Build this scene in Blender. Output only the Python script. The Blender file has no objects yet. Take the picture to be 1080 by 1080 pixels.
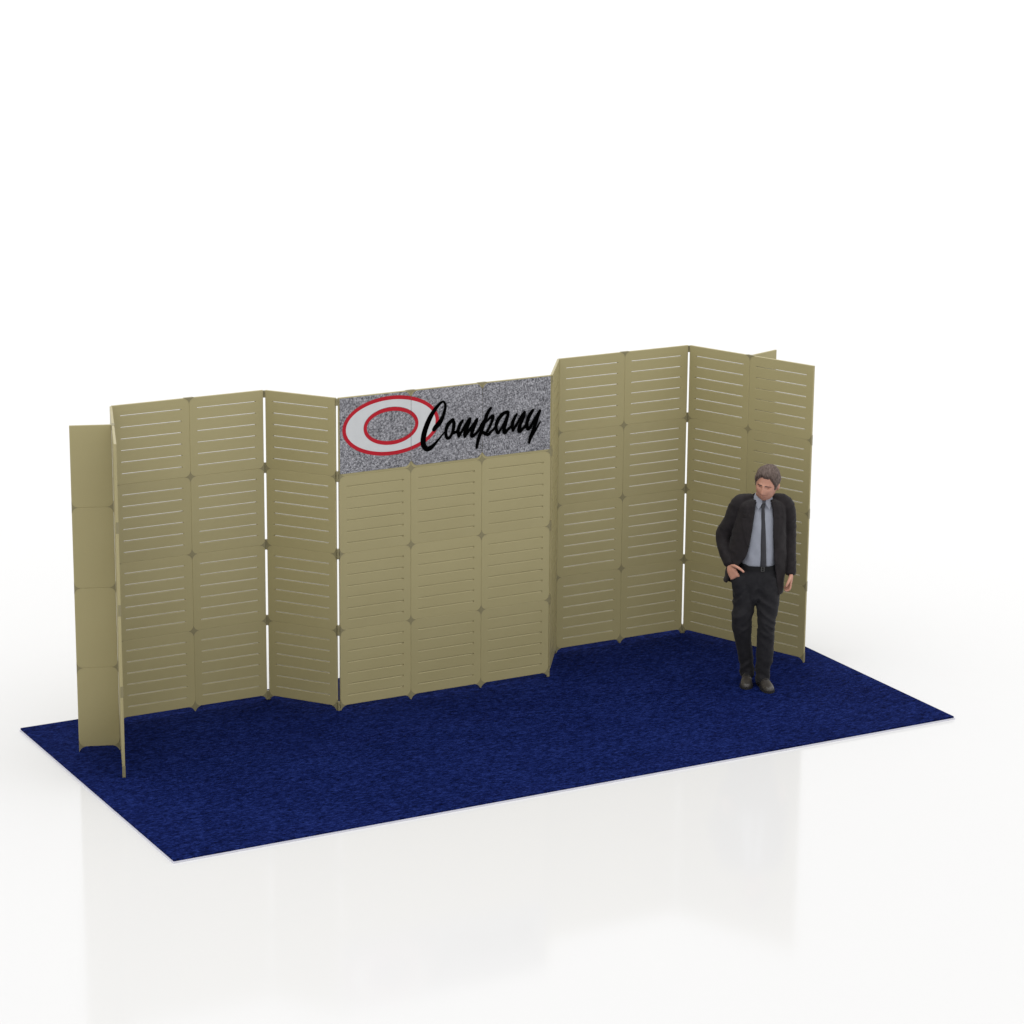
import bpy, bmesh, math, random, json
from mathutils import Vector, Matrix, noise
random.seed(7)
scene = bpy.context.scene
COL = scene.collection
PI = math.pi

# ------------------------------------------------------------------ helpers
def new_mat(name, base=(.5, .5, .5), rough=.5, spec=.5, sheen=0.0):
    m = bpy.data.materials.new(name); m.use_nodes = True
    nt = m.node_tree; b = nt.nodes['Principled BSDF']
    b.inputs['Base Color'].default_value = (*base, 1)
    b.inputs['Roughness'].default_value = rough
    b.inputs['Specular IOR Level'].default_value = spec
    b.inputs['Sheen Weight'].default_value = sheen
    return m, nt, b

def noise_node(nt, scale, detail=3, rough=.5, vec=None, stretch=None):
    n = nt.nodes.new('ShaderNodeTexNoise')
    n.inputs['Scale'].default_value = scale; n.inputs['Detail'].default_value = detail
    n.inputs['Roughness'].default_value = rough
    tc = nt.nodes.new('ShaderNodeTexCoord')
    src = tc.outputs['Object']
    if stretch:
        mp = nt.nodes.new('ShaderNodeMapping'); mp.inputs['Scale'].default_value = stretch
        nt.links.new(src, mp.inputs['Vector']); src = mp.outputs['Vector']
    nt.links.new(src, n.inputs['Vector'])
    return n

def ramp(nt, src, stops):
    r = nt.nodes.new('ShaderNodeValToRGB')
    el = r.color_ramp.elements
    while len(el) < len(stops): el.new(.5)
    for e, (p, c) in zip(el, stops): e.position = p; e.color = (*c, 1)
    nt.links.new(src, r.inputs['Fac'])
    return r

def bump(nt, b, src, strength, dist):
    bp = nt.nodes.new('ShaderNodeBump')
    bp.inputs['Strength'].default_value = strength; bp.inputs['Distance'].default_value = dist
    nt.links.new(src, bp.inputs['Height']); nt.links.new(bp.outputs['Normal'], b.inputs['Normal'])
    return bp

def obj(name, me, mat, parent=None, loc=(0, 0, 0)):
    if isinstance(me, bmesh.types.BMesh):
        bm = me; me = bpy.data.meshes.new(name); bm.to_mesh(me); bm.free()
    if mat is not None and not me.materials: me.materials.append(mat)
    o = bpy.data.objects.new(name, me); COL.objects.link(o)
    o.location = loc
    if parent is not None: o.parent = parent
    return o

def empty(name, loc, rz=0):
    o = bpy.data.objects.new(name, None); COL.objects.link(o)
    o.location = loc; o.rotation_euler = (0, 0, rz); o.empty_display_size = .1
    return o

def tag(o, label, cat, group=None):
    o['label'] = label; o['category'] = cat
    if group: o['group'] = group
    o['kind'] = 'thing'
    return o

def smooth(me, on=True):
    me.polygons.foreach_set('use_smooth', [on] * len(me.polygons))

def box(bm, x0, x1, y0, y1, z0, z1):
    v = [bm.verts.new((x, y, z)) for z in (z0, z1) for y in (y0, y1) for x in (x0, x1)]
    for f in ((0, 2, 3, 1), (4, 5, 7, 6), (0, 1, 5, 4), (2, 6, 7, 3), (0, 4, 6, 2), (1, 3, 7, 5)):
        bm.faces.new([v[i] for i in f])

def prism(bm, pts, y0, y1):
    """closed prism of an (x, z) outline between two depths"""
    a = [bm.verts.new((x, y0, z)) for x, z in pts]; b = [bm.verts.new((x, y1, z)) for x, z in pts]
    n = len(pts)
    bm.faces.new(a); bm.faces.new(b[::-1])
    for i in range(n):
        bm.faces.new((a[i], b[i], b[(i + 1) % n], a[(i + 1) % n]))
    bmesh.ops.recalc_face_normals(bm, faces=bm.faces)

# ------------------------------------------------------------------ materials
OLIVE, nt, b = new_mat('olive_panel', (.330, .288, .158), .38, .45)
n1 = noise_node(nt, 1.6, 4, .55); r1 = ramp(nt, n1.outputs['Fac'], [(.3, (.342, .298, .147)), (.7, (.364, .319, .163))])
oi = nt.nodes.new('ShaderNodeObjectInfo'); mr = nt.nodes.new('ShaderNodeMapRange'); mr.inputs['To Min'].default_value = .97; mr.inputs['To Max'].default_value = 1.03
nt.links.new(oi.outputs['Random'], mr.inputs['Value'])
hs = nt.nodes.new('ShaderNodeHueSaturation'); nt.links.new(mr.outputs['Result'], hs.inputs['Value']); nt.links.new(r1.outputs['Color'], hs.inputs['Color'])
nt.links.new(hs.outputs['Color'], b.inputs['Base Color'])
n2 = noise_node(nt, 160, 2); bump(nt, b, n2.outputs['Fac'], .06, .002)
n3 = noise_node(nt, 5, 4); r3 = ramp(nt, n3.outputs['Fac'], [(.3, (.34,) * 3), (.7, (.46,) * 3)])
nt.links.new(r3.outputs['Color'], b.inputs['Roughness'])

CLIP, nt, b = new_mat('clip_plastic', (.225, .198, .105), .45, .4)
n1 = noise_node(nt, 30, 2); bump(nt, b, n1.outputs['Fac'], .1, .002)

CARPET, nt, b = new_mat('carpet_pile', (.006, .012, .085), 1.0, .02, .0)
na = noise_node(nt, 24, 4, .7, stretch=(.8, 1.5, 1)); na.inputs['Distortion'].default_value = .3
nb = noise_node(nt, 70, 3, .75, stretch=(.6, 1.5, 1))
nc = noise_node(nt, 1.3, 3, .5)
mx = nt.nodes.new('ShaderNodeMix'); mx.data_type = 'FLOAT'; mx.inputs[0].default_value = .62
nt.links.new(na.outputs['Fac'], mx.inputs[2]); nt.links.new(nb.outputs['Fac'], mx.inputs[3])
mx2 = nt.nodes.new('ShaderNodeMix'); mx2.data_type = 'FLOAT'; mx2.inputs[0].default_value = .08
nt.links.new(mx.outputs[0], mx2.inputs[2]); nt.links.new(nc.outputs['Fac'], mx2.inputs[3])
rc = ramp(nt, mx2.outputs[0], [(.38, (.0006, .0014, .012)), (.5, (.0038, .0088, .062)), (.62, (.0145, .0275, .140))])
nt.links.new(rc.outputs['Color'], b.inputs['Base Color'])
bump(nt, b, mx.outputs[0], .5, .008)

TRIM, nt, b = new_mat('white_trim', (.80, .80, .86), .35, .5)
n1 = noise_node(nt, 8, 2); r1 = ramp(nt, n1.outputs['Fac'], [(.3, (.56, .56, .64)), (.7, (.62, .62, .69))]); nt.links.new(r1.outputs['Color'], b.inputs['Base Color'])

FLOOR, nt, b = new_mat('glossy_white_floor', (.66, .66, .663), .09, .5)
b.inputs['IOR'].default_value = 1.33
n1 = noise_node(nt, .35, 3); r1 = ramp(nt, n1.outputs['Fac'], [(.3, (.07,) * 3), (.7, (.12,) * 3)]); nt.links.new(r1.outputs['Color'], b.inputs['Roughness'])

GRANITE, nt, b = new_mat('granite_print', (.3, .3, .32), .6, .25)
g1 = noise_node(nt, 76, 2.5, .7); g2 = noise_node(nt, 150, 1, .5)
mg = nt.nodes.new('ShaderNodeMix'); mg.data_type = 'FLOAT'; mg.inputs[0].default_value = .3
nt.links.new(g1.outputs['Fac'], mg.inputs[2]); nt.links.new(g2.outputs['Fac'], mg.inputs[3])
rg = ramp(nt, mg.outputs[0], [(.35, (.035, .035, .040)), (.44, (.145, .145, .160)), (.52, (.235, .235, .256)), (.59, (.35, .35, .375)), (.69, (.52, .52, .55))])
nt.links.new(rg.outputs['Color'], b.inputs['Base Color'])

def plain(name, c, rough, var=.06, scale=12, spec=.4):
    m, nt, b = new_mat(name, c, rough, spec)
    n = noise_node(nt, scale, 3)
    r = ramp(nt, n.outputs['Fac'], [(.3, tuple(v * (1 - var) for v in c)), (.7, tuple(v * (1 + var) for v in c))])
    nt.links.new(r.outputs['Color'], b.inputs['Base Color'])
    return m, nt, b
RED, *_ = plain('red_vinyl', (.42, .012, .024), .6, .06, 12, .15)
PALE, *_ = plain('pale_grey_vinyl', (.56, .575, .585), .5, .03)
BLACK, *_ = plain('black_vinyl', (.001, .001, .001), .9, .1, 12, .0)

# ------------------------------------------------------------------ setting
FZ = -.022                       # floor level; the carpet's top is z = 0.0 + small pile
bm = bmesh.new()
R = 260
vs = [bm.verts.new((x, y, 0)) for x, y in ((-R, -R), (R, -R), (R, R), (-R, R))]; bm.faces.new(vs)
fl = obj('floor', bm, FLOOR, None, (3, 2, FZ)); fl['kind'] = 'structure'

CW, CD = 6.127, 2.879
cp = empty('carpet', (0, 0, FZ)); tag(cp, 'dark blue rectangular carpet with thin white edge under the display walls', 'carpet')
bm = bmesh.new(); box(bm, .003, CW - .003, .003, CD - .003, .0005, .022); obj('pile', bm, CARPET, cp)
bm = bmesh.new()
for x0, x1, y0, y1 in ((-.003, CW + .003, -.003, .0028), (-.003, CW + .003, CD - .0028, CD + .003), (-.003, .0028, .0029, CD - .0029), (CW - .0028, CW + .003, .0029, CD - .0029)):
    box(bm, x0, x1, y0, y1, .0004, .0105)
obj('edge_trim', bm, TRIM, cp)

# ------------------------------------------------------------------ display walls
PZ, PH, TH = .036, .5757, .018   # foot height, panel pitch in height, thickness
CH = .0022

def panel_mesh(w, kind, key):
    """one square panel: chamfered slab; kind 'slot' = six open slots, 'groove' = six blind grooves with an end hole, 'plain'"""
    bm = bmesh.new(); h = PH; t = TH / 2
    z_sl = [h * (.135 + .146 * k) for k in range(6)]
    sh = {'slot': .0063, 'wide': .0095}.get(kind, .0042); BV = .0034 if kind != 'groove' else .0052
    wide = kind == 'wide'
    if wide: kind = 'slot'; BV = .0005
    xa, xb = w * .105, w * .895
    if w < .45: kind = 'plain'
    xs = [0, CH, w - CH, w]; zs = [0, CH, h - CH, h]
    if kind != 'plain':
        xs = sorted(xs + [xa, xb]); 
        if kind == 'groove': xs = sorted(xs + [xb - .011])
        xs = sorted(xs + [xa - .002, xb + .002])
        for z in z_sl: zs += [z - sh / 2 - BV, z - sh / 2, z + sh / 2]
        if kind == 'groove':
            for z in z_sl: zs += [z - .0098]
        zs = sorted(zs)
    def hole(cx, cz):
        if kind == 'plain': return False
        if xa < cx < xb:
            for z in z_sl:
                if abs(cz - z) < sh / 2: return True
                if kind == 'groove' and cx > xb - .011 and z - .0098 < cz < z + sh / 2: return True
        return False
    nx, nz = len(xs), len(zs)
    def grid(y, rim_y):
        g = {}
        for i, x in enumerate(xs):
            for j, z in enumerate(zs):
                rim = i in (0, nx - 1) or j in (0, nz - 1)
                g[i, j] = bm.verts.new((x, rim_y if rim else y, z))
        return g
    F = grid(-t, -t + CH)
    if kind != 'plain':
        low = {round(z - sh / 2, 6) for z in z_sl}
        for (i, j), v in F.items():
            if round(zs[j], 6) in low and xa - 1e-6 <= xs[i] <= xb + 1e-6: v.co.y += BV * .9
    B = grid(t, t - CH)
    deep = {}
    def dv(i, j):
        if (i, j) not in deep: deep[i, j] = bm.verts.new((xs[i], -t + .006, zs[j]))
        return deep[i, j]
    H = {(i, j): hole((xs[i] + xs[i + 1]) / 2, (zs[j] + zs[j + 1]) / 2) for i in range(nx - 1) for j in range(nz - 1)}
    for (i, j), hl in H.items():
        q = ((i, j), (i + 1, j), (i + 1, j + 1), (i, j + 1))
        if not hl: bm.faces.new([F[k] for k in q])
        if not (hl and kind == 'slot'): bm.faces.new([B[k] for k in q[::-1]])
        if hl:
            if kind == 'groove': bm.faces.new([dv(*k) for k in q])
            for (a, c, ni, nj) in ((q[0], q[1], i, j - 1), (q[1], q[2], i + 1, j), (q[2], q[3], i, j + 1), (q[3], q[0], i - 1, j)):
                if not H.get((ni, nj), False):
                    if kind == 'slot': bm.faces.new((F[a], F[c], B[c], B[a]))
                    else: bm.faces.new((F[a], F[c], dv(*c), dv(*a)))
    rimF = [(i, 0) for i in range(nx)] + [(nx - 1, j) for j in range(1, nz)] + [(i, nz - 1) for i in range(nx - 2, -1, -1)] + [(0, j) for j in range(nz - 2, 0, -1)]
    for k in range(len(rimF)):
        a, c = rimF[k], rimF[(k + 1) % len(rimF)]
        bm.faces.new((F[c], F[a], B[a], B[c]))
    bmesh.ops.recalc_face_normals(bm, faces=bm.faces)
    me = bpy.data.meshes.new(key); bm.to_mesh(me); bm.free(); me.materials.append(OLIVE)
    return me

def star_mesh(key, half='', cut=None, thick=TH / 2 + .0018):
    """four-pointed clip with concave sides; half: 'l','r' keeps one side, cut: 'foot' shortens and blunts the lower point, 'top' keeps the lower half"""
    r = .0445 if cut == 'foot' else .0385; pts = []
    for q in range(4):
        a0 = q * PI / 2
        for k in range(7):
            t = k / 6 * PI / 2
            x = r * abs(math.cos(t)) ** 3.4; z = r * abs(math.sin(t)) ** 3.4
            x, z = x * .96 + .003 * math.cos(t), z * .96 + .003 * math.sin(t)
            pts.append((x * math.cos(a0) - z * math.sin(a0), x * math.sin(a0) + z * math.cos(a0)) if k < 6 else None)
    pts = [p for p in pts if p]
    def clip(pts, f, ax, lim, sgn):
        out = []
        for i in range(len(pts)):
            a, c = pts[i], pts[(i + 1) % len(pts)]
            ia, ic = sgn * (a[ax] - lim) >= 0, sgn * (c[ax] - lim) >= 0
            if ia: out.append(a)
            if ia != ic:
                s = (lim - a[ax]) / (c[ax] - a[ax]); out.append((a[0] + s * (c[0] - a[0]), a[1] + s * (c[1] - a[1])))
        return out
    if half == 'r': pts = clip(pts, 0, 0, 0.0, 1)
    if half == 'l': pts = clip(pts, 0, 0, 0.0, -1)
    if cut == 'foot': pts = clip(pts, 0, 1, -PZ + .001, 1)
    if cut == 'top': pts = clip(pts, 0, 1, .0025, -1)
    bm = bmesh.new(); prism(bm, pts, -thick, thick)
    me = bpy.data.meshes.new(key); bm.to_mesh(me); bm.free(); me.materials.append(CLIP)
    return me
STAR = {(h, c): star_mesh('clip', h, c) for h in ('', 'l', 'r') for c in (None, 'foot', 'top')}
_pm = {}
def panel(w, kind):
    k = (round(w, 3), kind)
    if k not in _pm: _pm[k] = panel_mesh(w, kind, 'panel')
    return _pm[k]

def hinge_mesh(z, h):
    bm = bmesh.new()
    bmesh.ops.create_cone(bm, cap_ends=True, segments=12, radius1=.0105, radius2=.0105, depth=h, matrix=Matrix.Translation((0, 0, z)))
    for s in (-1, 1):
        bmesh.ops.create_cone(bm, cap_ends=True, segments=12, radius1=.0125, radius2=.0125, depth=h * .26, matrix=Matrix.Translation((0, 0, z + s * h * .33)))
    me = bpy.data.meshes.new('hinge'); bm.to_mesh(me); bm.free(); me.materials.append(CLIP)
    return me

def wall(name, label, cat, p0, p1, n, kind='slot', gap0=.012, gap1=.012, hinge0=False, hinge1=False, group=None):
    p0, p1 = Vector((*p0, 0)), Vector((*p1, 0)); d = p1 - p0; L = d.length
    root = empty(name, (p0.x, p0.y, 0), math.atan2(d.y, d.x)); tag(root, label, cat, group)
    edges = [gap0] + [L * i / n for i in range(1, n)] + [L - gap1]
    for r in range(4):
        for i in range(n):
            a, c = edges[i], edges[i + 1]
            obj('panel', panel(c - a - .0004, kind), None, root, (a + .0002, 0, PZ + PH * r + .0002))
    for i, x in enumerate(edges):
        side = 'r' if i == 0 else 'l' if i == n else ''
        for r in range(5):
            if r == 4 and side: continue
            me = STAR[side, 'foot' if r == 0 else 'top' if r == 4 else None]
            obj('clip', me, None, root, (x, 0, PZ + PH * r))
    for on, x in ((hinge0, 0), (hinge1, L)):
        if on:
            for r in range(5):
                z = PZ + PH * r; h = .075
                if r == 0: z, h = .034, .066
                if r == 4: z, h = PZ + PH * 4 - .03, .05
                obj('hinge', hinge_mesh(0, h), None, root, (x, 0, z))
    return root
J0, Jm, A0 = (.281, 1.567), (.4775, 2.1145), (.674, 2.662)
AB, BC, C3, D0, D2, E1, E2 = (1.844, 2.660), (2.195, 2.183), (3.948, 2.183), (4.284, 2.671), (5.455, 2.675), (5.669, 2.128), (5.880, 1.581)
G = 'olive display wall sections hinged into one zigzag backdrop'
wall('display_wall', 'olive wall section seen edge on, at the far left end of the blue carpet', 'display wall', J0, A0, 2, 'slot', 0, .014, False, False, G)
wall('display_wall', 'olive slotted wall section two panels wide, left of the white gap nearest the left end', 'display wall', A0, AB, 2, 'slot', .004, .012, False, True, G)
wall('display_wall', 'one panel wide olive wall section slanting between the left wall and the sign wall', 'display wall', AB, BC, 1, 'slot', .012, .010, False, True, G)
wall('display_wall', 'olive wall section three panels wide with faint dark grooves, under the company sign', 'display wall', BC, C3, 3, 'groove', .010, .004, False, False, G)
wall('display_wall', 'narrow foreshortened olive wall section turning back at the right edge of the sign', 'display wall', C3, D0, 1, 'wide', .006, .004, True, False, G)
wall('display_wall', 'olive slotted wall section two panels wide, directly right of the sign wall', 'display wall', D0, D2, 2, 'slot', .004, .012, False, True, G)
wall('display_wall', 'olive slotted wall section behind the man in the suit, at the right end', 'display wall', D2, E2, 2, 'slot', .012, 0, False, False, G)
def perp(a, ang, l): return (a[0] + l * math.cos(ang), a[1] + l * math.sin(ang))
wl = math.radians(160.3); wr = math.radians(17.7)
GB = 'half width olive braces behind the end walls'
wall('brace_panel', 'plain half width olive brace standing outside the left end wall', 'brace panel', perp(Jm, wl, .2955), perp(Jm, wl, .012), 1, 'plain', 0, 0, False, False, GB)
wall('brace_panel', 'half width olive brace peeking over the wall behind the man', 'brace panel', perp(E1, wr, .012), perp(E1, wr, .305), 1, 'plain', 0, 0, False, False, GB)

# ------------------------------------------------------------------ company sign on the top row of the middle wall
SZ = PZ + PH * 3; SX = BC[0]; SY = BC[1] - TH / 2
sign = empty('company_sign', (SX, SY, SZ)); tag(sign, 'wide speckled grey granite sign with red ring emblem and black script Company', 'sign')
W3 = (C3[0] - BC[0]) / 3; N = .040
for i in range(3):
    x0, x1 = W3 * i + .0015, W3 * (i + 1) - .0015
    if i == 0: x0 = .016
    if i == 2: x1 -= .012
    z0, z1 = .018, PH - .006
    P = []
    def notch(cx, cz, sx, sz):
        s = [(cx + sx * N, cz), (cx + sx * N * .55, cz + sz * N * .25), (cx + sx * N * .2, cz + sz * N * .7), (cx, cz + sz * N * .95)]
        return s
    P += (notch(x0, z0, 1, 1)[::-1] if i > 0 else [(x0, z0)])
    P += (notch(x1, z0, -1, 1) if i < 2 else [(x1, z0)])
    P += (notch(x1, z1, -1, -1)[::-1] if i < 2 else [(x1, z1)])
    P += (notch(x0, z1, 1, -1) if i > 0 else [(x0, z1)])
    bm = bmesh.new(); prism(bm, P, -.0042, -.0008)
    obj('graphic_sheet', bm, GRANITE, sign)

def ring(cx, cz, ra, rb, ia, ib, y, mat, name, parent, seam=W3):
    """flat elliptical band split by the 3 mm seam between two sheets"""
    bm = bmesh.new(); n = 128
    def pt(a, A, Bq, s):
        x = cx + A * math.cos(a); z = cz + Bq * math.sin(a)
        return (x, z)
    for s in (-1, 1):
        lim = seam + s * .0015
        for k in range(n):
            a0, a1 = 2 * PI * k / n, 2 * PI * (k + 1) / n
            q = [pt(a0, ia, ib, s), pt(a0, ra, rb, s), pt(a1, ra, rb, s), pt(a1, ia, ib, s)]
            out = []
            for i in range(4):
                a, c = q[i], q[(i + 1) % 4]
                A_, C_ = s * (a[0] - lim) >= 0, s * (c[0] - lim) >= 0
                if A_: out.append(a)
                if A_ != C_:
                    t = (lim - a[0]) / (c[0] - a[0]); out.append((lim, a[1] + t * (c[1] - a[1])))
            if len(out) >= 3:
                prism_v = [bm.verts.new((x, y, z)) for x, z in out]
                f = bm.faces.new(prism_v)
    bmesh.ops.remove_doubles(bm, verts=bm.verts, dist=1e-5)
    for f in bm.faces:
        f.normal_update()
        if f.normal.y > 0: f.normal_flip()
    return obj(name, bm, mat, parent)
ex, ez = 2.618 - SX, 2.097 - SZ
em = ring(ex, ez, .360, .191, .220, .138, -.0050, PALE, 'ring_emblem', sign)
ring(ex, ez, .388, .219, .3598, .1908, -.0054, RED, 'outer_outline', em)
ring(ex, ez - .003, .2204, .1384, .194, .110, -.0058, RED, 'inner_outline', em)
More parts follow.
